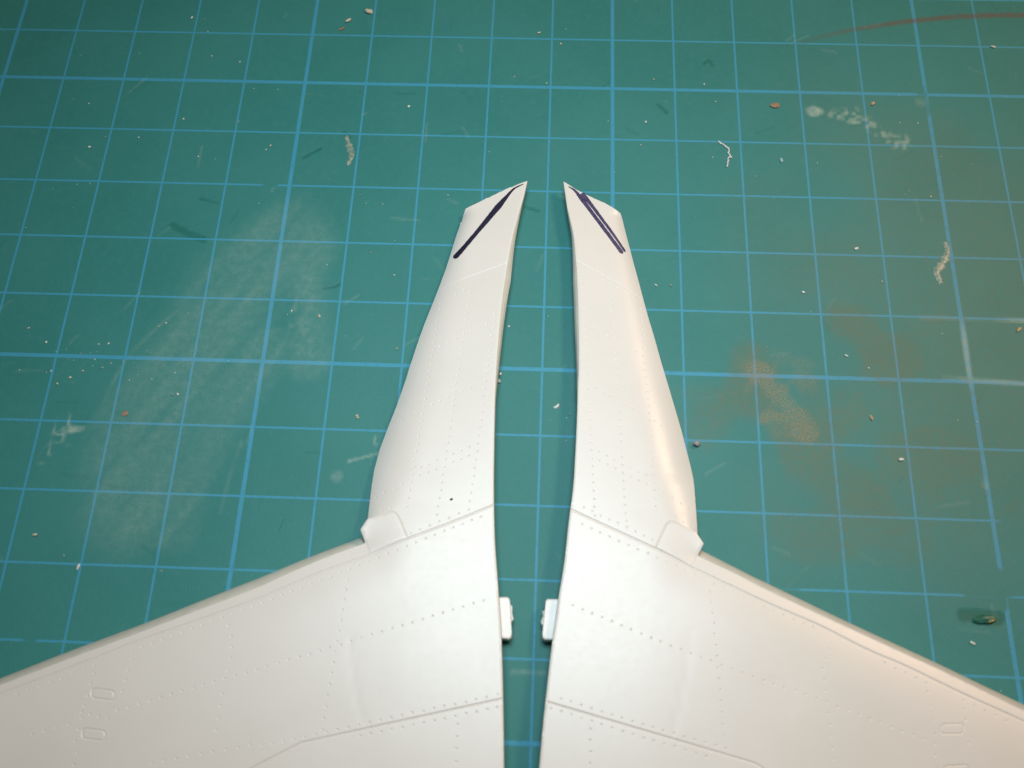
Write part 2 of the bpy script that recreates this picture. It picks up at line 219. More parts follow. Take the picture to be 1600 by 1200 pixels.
# ---------------------------------------------------------------- helpers
def link(o, parent=None):
    col.objects.link(o)
    if parent is not None: o.parent = parent
    return o
def mesh_obj(name, verts, faces, material, parent=None, smooth=False, normals=None):
    me = bpy.data.meshes.new(name)
    me.from_pydata([tuple(float(c) * S for c in v) for v in verts], [], faces)
    me.materials.append(material)
    if smooth or normals is not None: me.polygons.foreach_set('use_smooth', [True] * len(me.polygons))
    if normals is not None: me.normals_split_custom_set_from_vertices(normals)
    me.update()
    return link(bpy.data.objects.new(name, me), parent)
def tag(o, label, cat, group=None, kind=None):
    o['label'] = label; o['category'] = cat
    if group: o['group'] = group
    if kind: o['kind'] = kind
    return o
def resample(pts, step):
    P = np.array(pts, float); seg = np.linalg.norm(np.diff(P, axis=0), axis=1); t = np.r_[0, np.cumsum(seg)]
    n = max(2, int(round(t[-1] / step)) + 1); u = np.linspace(0, t[-1], n)
    return np.c_[np.interp(u, t, P[:, 0]), np.interp(u, t, P[:, 1])]
def smooth_line(pts, step):
    """Catmull-Rom through the points, then even spacing"""
    P = np.array(pts, float); P = np.vstack([2 * P[0] - P[1], P, 2 * P[-1] - P[-2]]); out = []
    for i in range(1, len(P) - 2):
        for t in np.linspace(0, 1, 8, endpoint=False):
            a, b_, c, d = P[i - 1], P[i], P[i + 1], P[i + 2]
            out.append(.5 * (2 * b_ + (c - a) * t + (2 * a - 5 * b_ + 4 * c - d) * t * t + (3 * b_ - a - 3 * c + d) * t ** 3))
    out.append(P[-2])
    return resample(out, step)
def dist_line(X, Y, line):
    D = np.full(X.shape, 1e9); P = np.asarray(line)
    for a, b_ in zip(P[:-1], P[1:]):
        d = b_ - a; L2 = d @ d + 1e-12
        t = np.clip(((X - a[0]) * d[0] + (Y - a[1]) * d[1]) / L2, 0, 1)
        D = np.minimum(D, (X - a[0] - t * d[0]) ** 2 + (Y - a[1] - t * d[1]) ** 2)
    return np.sqrt(D)
def inside(X, Y, poly):
    P = np.asarray(poly); c = np.zeros(X.shape, bool)
    for (x0, y0), (x1, y1) in zip(P, np.roll(P, -1, 0)):
        if y0 == y1: continue
        k = ((y0 > Y) != (y1 > Y)) & (X < (x1 - x0) * (Y - y0) / (y1 - y0) + x0)
        c ^= k
    return c
def area2(poly):
    P = np.asarray(poly); Q = np.roll(P, -1, 0)
    return float(np.sum(P[:, 0] * Q[:, 1] - Q[:, 0] * P[:, 1]))
def triangulate(poly, pts):
    n = len(poly)
    co = [Vector((float(a), float(b_))) for a, b_ in poly] + [Vector((float(a), float(b_))) for a, b_ in pts]
    r = delaunay_2d_cdt(co, [], [list(range(n))], 1, 1e-5)
    V = np.array([(v.x, v.y) for v in r[0]]); F = [tuple(f) for f in r[2]]
    F = [f if area2(V[list(f)]) > 0 else f[::-1] for f in F]
    return V, F
def wall(name, top, bot, material, parent, closed=True):
    n = len(top); V = [tuple(v) for v in top] + [tuple(v) for v in bot]; m_ = n if closed else n - 1
    return V, [(i, i + n, (i + 1) % n + n, (i + 1) % n) for i in range(m_)]
def prism(name, outline, ztop, zbot, material, parent, bevel=.12):
    """flat-topped moulded piece with a small bevel; ztop may be a function of x, y"""
    P = np.asarray(outline, float)
    if area2(P) < 0: P = P[::-1]
    cen = P.mean(0); fz = ztop if callable(ztop) else (lambda x, y: ztop)
    n = len(P); rings = []
    d = P - cen; L = np.linalg.norm(d, axis=1, keepdims=True)
    for inset, dz in ((0, None), (0, -bevel), (bevel * .3, -bevel * .3), (bevel, 0)):
        Q = P - d / L * inset
        rings.append([(q[0], q[1], (zbot if dz is None else float(fz(q[0], q[1])) + dz)) for q in Q])
    V = [v for r in rings for v in r]; F = []
    for k in range(3):
        for i in range(n): j = (i + 1) % n; F.append((k * n + i, k * n + j, (k + 1) * n + j, (k + 1) * n + i))
    F.append(tuple(range(3 * n, 4 * n))); F.append(tuple(range(n - 1, -1, -1)))
    return mesh_obj(name, V, F, material, parent)

# ---------------------------------------------------------------- cutting mat
def value_noise(X, Y, cell, seed):
    r = np.random.RandomState(seed); G = r.rand(400, 400)
    u = X / cell + 170.3; v = Y / cell + 181.7
    i = np.floor(u).astype(int) % 399; j = np.floor(v).astype(int) % 399
    a = u - np.floor(u); b_ = v - np.floor(v); a = a * a * (3 - 2 * a); b_ = b_ * b_ * (3 - 2 * b_)
    return (G[i, j] * (1 - a) + G[i + 1, j] * a) * (1 - b_) + (G[i, j + 1] * (1 - a) + G[i + 1, j + 1] * a) * b_
def sstep(a, b_, x):
    t = np.clip((x - a) / (b_ - a), 0, 1); return t * t * (3 - 2 * t)

def build_mat():
    xs = np.r_[np.linspace(-230, -112, 12)[:-1], np.arange(-112, 86, .3), np.linspace(86, 200, 12)]
    ys = np.r_[np.linspace(-200, -116, 10)[:-1], np.arange(-116, 30, .3), np.linspace(30, 110, 10)]
    X, Y = np.meshgrid(xs, ys); ny, nx = X.shape
    N = lambda c, s: value_noise(X, Y, c, s)
    K = MAT['marks']
    frac = .5 * N(4, 1) + .3 * N(1.6, 2) + .2 * N(.7, 3)
    haze = np.zeros(X.shape); brown = haze.copy(); red = haze.copy(); dark = haze.copy(); gap = haze.copy(); rust = haze.copy()
    # broad dusty wipe in overlapping bands with a crisp curved rim
    streak = value_noise(X * .86 - Y * .5 + 300, (X * .5 + Y * .86) * .12, 1.3, 9); patch = N(11, 4)
    for k, w_, s_ in (('hzA', 9.5, .17), ('hzB', 4.5, .13), ('hzC', 4.0, .14)):
        d_ = dist_line(X, Y, smooth_line(K[k], 1.0)) / w_
        haze = np.maximum(haze, s_ * sstep(1.05, .35, d_ + (patch - .5) * .5) * (.45 + .9 * streak))
    for k, s_ in (('rimA', .13), ('rimB', .12), ('rimC', .08)):
        d_ = dist_line(X, Y, smooth_line(K[k], .8))
        haze = np.maximum(haze, sstep(.5, .1, d_) * s_ * (.3 + N(3, 31)))
    def blob(p, r, s, ragged=.6, sx=1.0, ang=0.0):
        dx, dy = X - p[0], Y - p[1]; ca, sa = math.cos(ang), math.sin(ang)
        d = np.hypot((dx * ca + dy * sa) / sx, -dx * sa + dy * ca) / r + (frac - .5) * 2 * ragged
        return s * sstep(1.0, .35, d)
    def stroke(pts, w, s, ragged=.5):
        L = resample(pts, .5) if len(pts) > 1 else np.array(pts * 2)
        return s * sstep(1.0, .4, dist_line(X, Y, L) / w + (frac - .5) * 2 * ragged)
    ring = blob(K['glue_left'][0], 2.7, .75, .5) * np.clip(1.15 - abs(N(1.5, 21) - .5) * 8, 0, 1)
    haze = np.maximum(haze, ring)
    haze = np.maximum(haze, stroke([K['glue_left'][0], K['glue_left_low'][0]], 1.0, .45) * np.clip(1.1 - abs(N(1.2, 22) - .5) * 7, 0, 1))
    haze = np.maximum(haze, blob(K['glue_mid'][0], 1.5, .5, .5, .7) * np.clip(1.2 - abs(N(1.0, 24) - .5) * 6, 0, 1))
    haze = np.maximum(haze, stroke(K['scratch'], .32, .45, .6))
    haze = np.maximum(haze, blob(K['scratch2'][0], 1.1, .3, .6))
    haze = np.maximum(haze, blob(K['scrape2'][0], 1.2, .75, .5, 1.5))
    haze = np.maximum(haze, stroke(K['scrape'], 1.9, .62, .7) * np.clip(N(.6, 23) * 2.6 - .9, 0, 1))
    haze = np.maximum(haze, stroke(K['smear2'], 2.5, .22, .6) * np.clip(N(.6, 26) * 2 - .5, 0, 1))
    haze = np.maximum(haze, stroke(K['gapmark'], .5, .25, .6))
    for k in ('worn1', 'worn2', 'worn3'):
        haze = np.maximum(haze, stroke(K[k], .55, .62, .2) * sstep(.25, .7, N(8, 27)))
    haze = np.maximum(haze, blob(K['gh'][0], 1.6, .18, .5))
    # stray light scuffs everywhere
    for _ in range(150):
        a = rng.rand() * math.pi; l = rng.uniform(.6, 4.5); c = (rng.uniform(-110, 80), rng.uniform(-100, 25))
        q = (c[0] + l * math.cos(a), c[1] + l * math.sin(a))
        lo = (X > min(c[0], q[0]) - 1) & (X < max(c[0], q[0]) + 1) & (Y > min(c[1], q[1]) - 1) & (Y < max(c[1], q[1]) + 1)
        if lo.any():
            d = dist_line(X[lo], Y[lo], np.array([c, q])) / .26
            if rng.rand() < .65: haze[lo] = np.maximum(haze[lo], rng.uniform(.04, .16) * sstep(1, .3, d))
            else: dark[lo] = np.maximum(dark[lo], rng.uniform(.12, .32) * sstep(1, .3, d))
    for k in ('dark1', 'dark2', 'dark3', 'dark4', 'dark6', 'dark7', 'dark8', 'dark9'):
        dark = np.maximum(dark, stroke(K[k], .6 if k == 'dark1' else .4, .6, .6))
    dark = np.maximum(dark, stroke(K['dark5'], 1.1, .85, .6))
    # stains
    for p, r, s in zip(K['brown'], (15, 10, 14, 12, 9), (.42, .46, .40, .34, .36)):
        brown = np.maximum(brown, s * sstep(1.0, .25, np.hypot(X - p[0], Y - p[1]) / r + (N(7, 11) - .5) * 1.5 + (frac - .5) * .6))
    brown = np.maximum(brown, .22 * sstep(1.0, .2, np.hypot((X - K['brown2'][0][0]) / 22, (Y - K['brown2'][0][1]) / 40) + (N(9, 12) - .5) * .8))
    pw = K['brownW'][0]
    brown = np.maximum(brown, .27 * sstep(1.0, .15, np.hypot((X - pw[0]) / 38, (Y - pw[1]) / 62) + (N(12, 13) - .5) * .5))
    for p, r in zip(K['rust'] + K['rust2'], (4.5, 3, 3.5, 3.5, 3, 3)):
        rust = np.maximum(rust, .4 * sstep(1.0, .1, np.hypot(X - p[0], Y - p[1]) / r + (frac - .45) * 2.4))
    for k, w_ in (('rustA', 2.2), ('rustB', 1.6)):
        rust = np.maximum(rust, stroke(K[k], w_, .8, 1.0))
    rl = smooth_line(K['red'], 1.0)
    w = np.interp(X, [rl[0][0], rl[0][0] + 8, 75], [.35, .55, .75])
    red = .62 * sstep(1.15, .35, dist_line(X, Y, rl) / w) * sstep(rl[0][0] - 2, rl[0][0] + 26, X)
    for k in ('g1', 'g2', 'g3', 'g4', 'g5', 'g6', 'g7'):
        gap = np.maximum(gap, (.7 if k in ('g6', 'g7') else 1.0) * sstep(.9, .55, dist_line(X, Y, np.array(K[k])) / 1.0))
    z = np.zeros(X.size)
    V = np.stack([X.ravel() * S, Y.ravel() * S, z], 1)
    idx = np.arange(nx * ny).reshape(ny, nx)
    F = np.stack([idx[:-1, :-1], idx[:-1, 1:], idx[1:, 1:], idx[1:, :-1]], -1).reshape(-1, 4)
    # side skirt and underside
    rim = np.r_[idx[0, :], idx[1:, -1], idx[-1, -2::-1], idx[-2:0:-1, 0]]
    nb = len(V); B = V[rim].copy(); B[:, 2] = -.003
    V = np.vstack([V, B]); k = len(rim); i = np.arange(k)
    F2 = np.stack([rim, nb + i, nb + (i + 1) % k, rim[(i + 1) % k]], 1)
    F = np.vstack([F, F2])
    me = bpy.data.meshes.new('cutting_mat')
    me.vertices.add(len(V)); me.vertices.foreach_set('co', V.ravel().astype(np.float32))
    me.loops.add(F.size); me.loops.foreach_set('vertex_index', F.ravel().astype(np.int32))
    me.polygons.add(len(F)); me.polygons.foreach_set('loop_start', np.arange(0, F.size, 4, dtype=np.int32))
    me.update(calc_edges=True); me.validate()
    for nm, ch in (('wear', (haze, brown, red)), ('cuts', (dark, gap, rust))):
        a = me.attributes.new(nm, 'FLOAT_COLOR', 'POINT')
        D = np.zeros((len(V), 4), np.float32); D[:, 3] = 1
        for q in range(3): D[:X.size, q] = np.clip(ch[q].ravel(), 0, 1)
        a.data.foreach_set('color', D.ravel())
    me.materials.append(mat_material())
    o = link(bpy.data.objects.new('cutting_mat', me))
    tag(o, 'scuffed green cutting mat printed with a blue grid, under the wing halves', 'cutting mat')
build_mat()

# ---------------------------------------------------------------- wing halves
def Hy(y): return 2.4 + 0.02 * (-18 - y)

def build_wing(D, label, ink_mat, ink_label, side):
    root = link(bpy.data.objects.new('model_wing_half', None))
    base = np.array(D['inner']).mean(0)
    root.empty_display_size = .01
    tag(root, label, 'model wing', 'wing halves lying on the cutting mat')
    inner = smooth_line(D['inner'], .6)
    tl = [D['inner'][0]] + D['tip'] + D['outer'][:1]
    tip = np.vstack([resample([a, b_], .6)[1:] for a, b_ in zip(tl[:-1], tl[1:])])[:-1]
    outer = resample(D['outer'], .35); step = smooth_line(D['step'], .6)
    # slightly ragged cut where the tip left its runner
    rag = .035 if side == 'l' else .008
    tip = tip + rng.normal(0, rag, tip.shape); outer[1:6] += rng.normal(0, rag * 1.6, outer[1:6].shape)
    root_edge = resample([D['step'][-1], D['inner'][-1]], 1.0)[1:-1]
    poly = np.vstack([inner[::-1], tip, outer, step, root_edge]); ccw = area2(poly) > 0
    kind = np.r_[np.zeros(len(inner)), np.ones(len(tip)), np.full(len(outer), 2), np.full(len(step), 3), np.full(len(root_edge), 4)]
    if not ccw: poly = poly[::-1]; kind = kind[::-1]
    grooves = [smooth_line(g, .3) if k != 1 and k != 3 else resample(g, .3) for k, g in enumerate(D['groove'])]
    gdim = [(.18, .12), (.18, .10), (.11, .06), (.15, .08)]
    for a in D['access']:
        grooves.append(resample(list(a) + [a[0]], .25)); gdim.append((.13, .08))
    rivets = np.vstack([resample(l, s) for l, s in D['rivets']])
    rivets += rng.normal(0, .03, rivets.shape)
    keep = inside(rivets[:, 0], rivets[:, 1], poly) & (dist_line(rivets[:, 0], rivets[:, 1], np.vstack([poly, poly[:1]])) > .55)
    for g, (gw, gd) in zip(grooves, gdim): keep &= dist_line(rivets[:, 0], rivets[:, 1], g) > gw + .3
    rivets = rivets[keep]
    sel = []
    for r in rivets:
        if all((r[0] - s[0]) ** 2 + (r[1] - s[1]) ** 2 > .55 ** 2 for s in sel): sel.append(r)
    rivets = np.array(sel); rr = rng.uniform(.14, .175, len(rivets)); rd = rng.uniform(.04, .07, len(rivets))
    yk = [-130, -76, -74, -71, -66, -50, -35, -22]; wk = [1, 1, 2.2, 5.0, 7.0, 6.5, 4.0, 2.0]; dk = [0, 0, .4, 1.0, 1.55, 1.3, .8, .5]; tk = [0, 0, .1, .3, .5, .7, .9, 1.0]
    edge_l = np.vstack([poly, poly[:1]]); ez = np.array([(p_[1], z_) for p_, z_ in zip(D['outer'], D['outer_z'])])
    def base_z(x, y, roll=True):
        x = np.asarray(x, float); y = np.asarray(y, float)
        z = Hy(y)
        din = dist_line(x, y, inner); z = z - .07 * (1 - np.clip(din / .35, 0, 1)) ** 2 + .16 * sstep(0, 14, din)
        dl = dist_line(x, y, step); z = z - .5 * (1 - np.clip(dl / 7., 0, 1)) ** 2
        if roll:
            do = dist_line(x, y, outer); w = np.interp(y, yk, wk); dr = np.clip(Hy(y) + .1 - np.interp(y, yk, tk) - np.interp(y, ez[::-1, 0], ez[::-1, 1]), 0, 3) * sstep(-77.5, -74.5, y)
            z = z - np.interp(y, yk, tk) * din / (din + do + .01)
            u = np.clip(1 - do / w, 0, 1); z = z - dr * u ** 2.9
        # shallow moulding marks
        df = dist_line(x, y, np.array(D['facet'])); z = z - .012 * sstep(.9, 0, df)
        if 'eject' in D:
            q = D['eject'][0]; z = z - .012 * sstep(2.8, 2.2, np.hypot(x - q[0], y - q[1]))
        return z
    def full_z(x, y):
        z = base_z(x, y)
        for g, (gw, gd) in zip(grooves, gdim):
            z = z - gd * sstep(gw, gw * .15, dist_line(x, y, g))
        return z
    # points: grid, edge bands, grooves, rivets
    pts = []
    lo, hi = poly.min(0), poly.max(0)
    gx, gy = np.meshgrid(np.arange(lo[0], hi[0], .75), np.arange(lo[1], hi[1], .75))
    gp = np.c_[gx.ravel(), gy.ravel()] + rng.uniform(-.08, .08, (gx.size, 2))
    extra = []
    for line, offs in ((outer, (.06, .15, .3, .5, .8, 1.2, 1.7, 2.3, 3.0, 3.8, 4.7, 5.8, 7, 8.2)), (inner, (.06, .14, .25, .36, .7)), (step, (.15, .5, 1.0))):
        T = np.gradient(line, axis=0); T /= np.linalg.norm(T, axis=1, keepdims=True); Nn = np.c_[-T[:, 1], T[:, 0]]
        mid_ = line[len(line) // 2] + Nn[len(line) // 2] * .5
        sg = 1 if inside(np.array([mid_[0]]), np.array([mid_[1]]), poly)[0] else -1
        for o in offs: extra.append(line + Nn * sg * o)
    gp = np.vstack([gp] + extra)
    gp = gp[inside(gp[:, 0], gp[:, 1], poly)]
    gp = gp[dist_line(gp[:, 0], gp[:, 1], edge_l) > .045]
    for g, (gw, gd) in zip(grooves, gdim): gp = gp[dist_line(gp[:, 0], gp[:, 1], g) > gw * 1.8]
    gl = []
    for g, (gw, gd) in zip(grooves, gdim):
        T = np.gradient(g, axis=0); T /= np.linalg.norm(T, axis=1, keepdims=True) + 1e-9; Nn = np.c_[-T[:, 1], T[:, 0]]
        for o in (-1.4, -1, -.55, 0, .55, 1, 1.4): gl.append(g + Nn * gw * o)
    gl = np.vstack(gl); gl = gl[inside(gl[:, 0], gl[:, 1], poly)]; gl = gl[dist_line(gl[:, 0], gl[:, 1], edge_l) > .03]
    P = np.vstack([gp, gl])
    ok = np.ones(len(P), bool)
    for (x, y), r in zip(rivets, rr): ok &= (P[:, 0] - x) ** 2 + (P[:, 1] - y) ** 2 > (r * 1.75) ** 2
    P = P[ok]
    a = np.arange(8) * math.pi / 4; rp = []
    for (x, y), r in zip(rivets, rr):
        rp.append([[x, y]])
        for k in (.6, 1.0, 1.45): rp.append(np.c_[x + k * r * np.cos(a), y + k * r * np.sin(a)])
    P = np.vstack([P] + rp)
    V, F = triangulate(poly, P)
    def rz(x, y):
        z = full_z(x, y)
        for (cx, cy), r, d in zip(rivets, rr, rd):
            q = (x - cx) ** 2 + (y - cy) ** 2; k = q < (1.1 * r) ** 2
            if k.any(): z[k] -= d * sstep(1.0, .45, np.sqrt(q[k]) / r)
        return z
    Z = rz(V[:, 0], V[:, 1]); e = .03
    gxn = (rz(V[:, 0] + e, V[:, 1]) - rz(V[:, 0] - e, V[:, 1])) / (2 * e); gyn = (rz(V[:, 0], V[:, 1] + e) - rz(V[:, 0], V[:, 1] - e)) / (2 * e)
    NN = np.c_[-gxn, -gyn, np.ones(len(V))]; NN /= np.linalg.norm(NN, axis=1, keepdims=True)
    skin = mesh_obj('wing_skin', np.c_[V, Z], F, PLASTIC, root, normals=[tuple(n) for n in NN])
    # edge wall and underside
    zt = base_z(poly[:, 0], poly[:, 1]); T = np.roll(poly, -1, 0) - np.roll(poly, 1, 0); T /= np.linalg.norm(T, axis=1, keepdims=True)
    Nn = np.c_[T[:, 1], -T[:, 0]]
    lip = np.interp(-poly[:, 1], [-l[0] for l in D['lip']], [l[1] for l in D['lip']]) * (kind == 0)
    lip = np.where(kind == 0, lip, .04)
    thick = np.interp(-poly[:, 1], [18, 24, 34, 50], [.45, .7, 1.1, 1.35])
    zb = np.where((kind == 0) | (kind == 1), zt - thick, .03); zb = np.maximum(zb, .03)
    rings = [np.c_[poly, zt], np.c_[poly + Nn * (lip * .55 + .03)[:, None], zt - .12 - .25 * lip], np.c_[poly + Nn * (lip + .03)[:, None], zt * .45 + zb * .55], np.c_[poly + Nn * (lip * .6)[:, None], zb]]
    n = len(poly); WV = [tuple(v) for r in rings for v in r]; WF = []
    for k in range(len(rings) - 1):
        for i in range(n): j = (i + 1) % n; WF.append((k * n + i, (k + 1) * n + i, (k + 1) * n + j, k * n + j))
    bt = rings[-1]; BV, BF = triangulate(bt[:, :2], np.zeros((0, 2)))
    o = len(WV); tree = {}
    for v in BV:
        i = int(np.argmin((bt[:, 0] - v[0]) ** 2 + (bt[:, 1] - v[1]) ** 2)); WV.append((v[0], v[1], bt[i, 2]))
    WF += [tuple(o + i for i in f[::-1]) for f in BF]
    mesh_obj('wing_edge', WV, WF, SHADED, root, smooth=False)
    # recessed hinge ledge along the trailing edge
    n = 80
    def even(l): q = smooth_line(l, .3); return q[np.linspace(0, len(q) - 1, n).astype(int)]
    A, B = even(D['step']), even(D['ledge'])
    prof = ((-.9, 2.35), (0, 2.25), (.3, 2.05), (.6, 1.55), (.85, .95), (1.0, .45), (1.0, .03), (-.9, .03))
    LV = [((1 - t) * A[i][0] + t * B[i][0], (1 - t) * A[i][1] + t * B[i][1], z) for t, z in prof for i in range(n)]
    LF = []; flip = None
    for k in range(len(prof)):
        for i in range(n - 1):
            k2 = (k + 1) % len(prof); LF.append((k * n + i, k * n + i + 1, k2 * n + i + 1, k2 * n + i))
    LF.append(tuple(k * n for k in range(len(prof)))); LF.append(tuple(k * n + n - 1 for k in range(len(prof)))[::-1])
    lo_ = mesh_obj('hinge_ledge', LV, LF, SHADED, root, smooth=True)
    bm = bmesh.new(); bm.from_mesh(lo_.data); bmesh.ops.recalc_face_normals(bm, faces=bm.faces); bm.to_mesh(lo_.data); bm.free()
    lo_.data.set_sharp_from_angle(angle=math.radians(50))
    lo_['label'] = 'recessed strip along the trailing edge'
    # flap-end fairing block
    blk = np.array(D['block'])
    if area2(blk) < 0: blk = blk[::-1]
    bp = np.vstack([resample([p_, q_], .3)[:-1] for p_, q_ in zip(blk, np.roll(blk, -1, 0))])
    cx, cy = np.meshgrid(np.arange(blk[:, 0].min(), blk[:, 0].max(), .4), np.arange(blk[:, 1].min(), blk[:, 1].max(), .4))
    cp = np.c_[cx.ravel(), cy.ravel()]; be = np.vstack([bp, bp[:1]])
    cp = cp[inside(cp[:, 0], cp[:, 1], bp)]
    T_ = np.roll(bp, -1, 0) - np.roll(bp, 1, 0); T_ /= np.linalg.norm(T_, axis=1, keepdims=True); ins_ = bp + np.c_[-T_[:, 1], T_[:, 0]] * .1
    cp = np.vstack([cp[dist_line(cp[:, 0], cp[:, 1], be) > .25], ins_])
    KV, KF = triangulate(bp, cp)
    tl_ = lambda q: np.interp(q[:, 1], yk, tk) * dist_line(q[:, 0], q[:, 1], inner) / (dist_line(q[:, 0], q[:, 1], inner) + dist_line(q[:, 0], q[:, 1], outer) + .01)
    kz = base_z(KV[:, 0], KV[:, 1], False) - tl_(KV) + .025 - .05 * sstep(.1, 0, dist_line(KV[:, 0], KV[:, 1], be))
    n_ = len(KV); kb = base_z(bp[:, 0], bp[:, 1], False) - tl_(bp) - .025; m_ = len(bp)
    KV3 = [tuple(v) for v in np.c_[KV, kz]] + [tuple(v) for v in np.c_[bp, kb]] + [(v[0], v[1], .35) for v in bp]
    KF = KF + [(n_ + i_, n_ + m_ + i_, n_ + m_ + (i_ + 1) % m_, n_ + (i_ + 1) % m_) for i_ in range(m_)] + [tuple(range(n_ + 2 * m_ - 1, n_ + m_ - 1, -1))]
    fo = mesh_obj('corner_fairing', KV3, KF, PLASTIC, root, smooth=True); fo.data.set_sharp_from_angle(angle=math.radians(50))
    # tab with its runner stub
    prism('mounting_tab', D['tab'], 2.3, .5, PLASTIC, root, .22)
    nub = prism('runner_stub', D['nub'], 1.75, .8, PLASTIC, root.children[-1] if False else [c for c in root.children if c.name.startswith('mounting_tab')][0], .08)
    for v in nub.data.vertices: v.co += Vector(rng.normal(0, .06, 3)) * S
    # locating pins that carry the hollow skin
    for (px, py) in D['pins']:
        a = np.arange(14) * 2 * math.pi / 14
        zt_ = float(base_z(np.array([px]), np.array([py]))[0]) - .5
        prism('locating_pin', np.c_[px + 1.1 * np.cos(a), py + 1.1 * np.sin(a)], zt_, 0.0, PLASTIC, root, .1)
    # pen strokes
    for pts_, ws in D['ink']:
        c = smooth_line(pts_, .12); u = np.linspace(0, 1, len(c)); w = np.interp(u, np.linspace(0, 1, len(ws)), ws)
        T = np.gradient(c, axis=0); T /= np.linalg.norm(T, axis=1, keepdims=True); Nn = np.c_[-T[:, 1], T[:, 0]]
        jl = np.convolve(rng.normal(0, .016, len(c)), [.25, .5, .25], 'same'); jr = np.convolve(rng.normal(0, .016, len(c)), [.25, .5, .25], 'same')
        capf = np.minimum(1, np.sqrt(np.clip((1 - u) * len(c) * .12 / .35 + .12, 0, 1)))
        rows = []
        for s in (-1, -.5, 0, .5, 1):
            q = c + Nn * ((w * capf + (jl if s < 0 else jr) * abs(s)) * s)[:, None]
            rows.append(q)
        IV = []; IF = []; k = len(c)
        for q in rows:
            zq = full_z(q[:, 0], q[:, 1]) + .02
            IV += [tuple(v) for v in np.c_[q, zq]]
        for r in range(4):
            for i in range(k - 1): IF.append((r * k + i, r * k + i + 1, (r + 1) * k + i + 1, (r + 1) * k + i))
        if area2([IV[i][:2] for i in IF[0]]) < 0: IF = [f[::-1] for f in IF]
        ko = mesh_obj('marker_line', IV, IF, ink_mat, root, smooth=True); ko['label'] = ink_label
    return base_z

zl = build_wing(LEFT, 'off-white plastic model wing half with one solid black pen line across its tip', INK, 'solid black pen line', 'l')
zr = build_wing(RIGHT, 'off-white plastic model wing half with a split violet pen line across its tip', INK2, 'violet pen stroke, one of a close pair', 'r')

# ---------------------------------------------------------------- crumbs and marks lying on the mat
CR = dict(
    cream=simple_material('cream_plastic_crumb', (.62, .55, .40), (.42, .40, .32), .6),
    white=simple_material('white_plastic_crumb', (.78, .75, .70), (.66, .64, .62), .5),
    grey=simple_material('grey_resin', (.30, .29, .31), (.22, .22, .25), .5),
    tan=simple_material('tan_putty', (.33, .23, .14), (.25, .16, .10), .7),
    orange=simple_material('orange_grit', (.52, .36, .14), (.40, .33, .25), .6),
    glue=simple_material('dried_glue', (.33, .35, .29), (.13, .24, .20), .35, 2.2),
    green=simple_material('torn_mat', (.010, .10, .075), (.03, .15, .10), .4),
    gold=simple_material('brown_grit', (.35, .28, .07), (.12, .16, .06), .35, 1.5),
    blue=simple_material('pale_blue_crumb', (.35, .50, .58), (.25, .42, .5), .5))
def crumb_mesh(size, seed, at=(0, 0, 0), ang=0.0):
    r = random.Random(seed); bm = bmesh.new()
    bmesh.ops.create_icosphere(bm, subdivisions=2, radius=.5)
    k = [Vector((r.uniform(-1, 1), r.uniform(-1, 1), r.uniform(-1, 1))).normalized() for _ in range(7)]; kk = [r.uniform(.28, .46) for _ in k]
    for v in bm.verts:
        for a, b_ in zip(k, kk):
            d = v.co.dot(a)
            if d > b_: v.co -= a * (d - b_)
        v.co += Vector((r.uniform(-1, 1), r.uniform(-1, 1), r.uniform(-1, 1))) * .03
    M = Matrix.Rotation(ang, 3, 'Z')
    V = []; zmin = min(v.co.z for v in bm.verts)
    bm.verts.index_update()
    for v in bm.verts:
        q = M @ Vector((v.co.x * size[0], v.co.y * size[1], (v.co.z - zmin) * size[2])); V.append((q.x + at[0], q.y + at[1], q.z + at[2]))
    F = [tuple(w.index for w in f.verts) for f in bm.faces]; bm.free()
    return V, F
def crumb(name, key, size, ang, material, label, cat, group=None, seed=1):
    p = MAT['debris'][key][0]
    V, F = crumb_mesh(size, seed, (0, 0, 0), ang)
    o = mesh_obj(name, V, F, CR[material]); o.location = (p[0] * S, p[1] * S, .000005)
    return tag(o, label, cat, group)
def strip(name, key, w, h, material, label, cat, seed=1, closedround=True):
    r = np.random.RandomState(seed); c = smooth_line(MAT['debris'][key], .18); n = len(c); cen = c.mean(0)
    T = np.gradient(c, axis=0); T /= np.linalg.norm(T, axis=1, keepdims=True); Nn = np.c_[-T[:, 1], T[:, 0]]
    u = np.linspace(0, 1, n); ww = w * (.35 + .65 * np.sin(np.pi * np.clip(u, .06, .94)) ** .6) * (1 + .3 * r.normal(0, 1, n).clip(-1, 1))
    V = []; F = []
    for s, z in ((-1, 0.005), (-.75, .7), (0, 1), (.75, .7), (1, .005)):
        q = c - cen + Nn * (ww * s + r.normal(0, .04, n) * w)[:, None]
        V += [(a, b_, max(.004, z * h * (1 + .3 * r.normal()))) for a, b_ in q]
    for k in range(4):
        for i in range(n - 1): F.append((k * n + i, (k + 1) * n + i, (k + 1) * n + i + 1, k * n + i + 1))
    F = [f if area2([V[i][:2] for i in f]) > 0 else f[::-1] for f in F]
    F.append(tuple([k * n for k in range(5)])); F.append(tuple([k * n + n - 1 for k in range(4, -1, -1)]))
    o = mesh_obj(name, V, F, CR[material], smooth=True); o.location = (cen[0] * S, cen[1] * S, 0)
    return tag(o, label, cat)

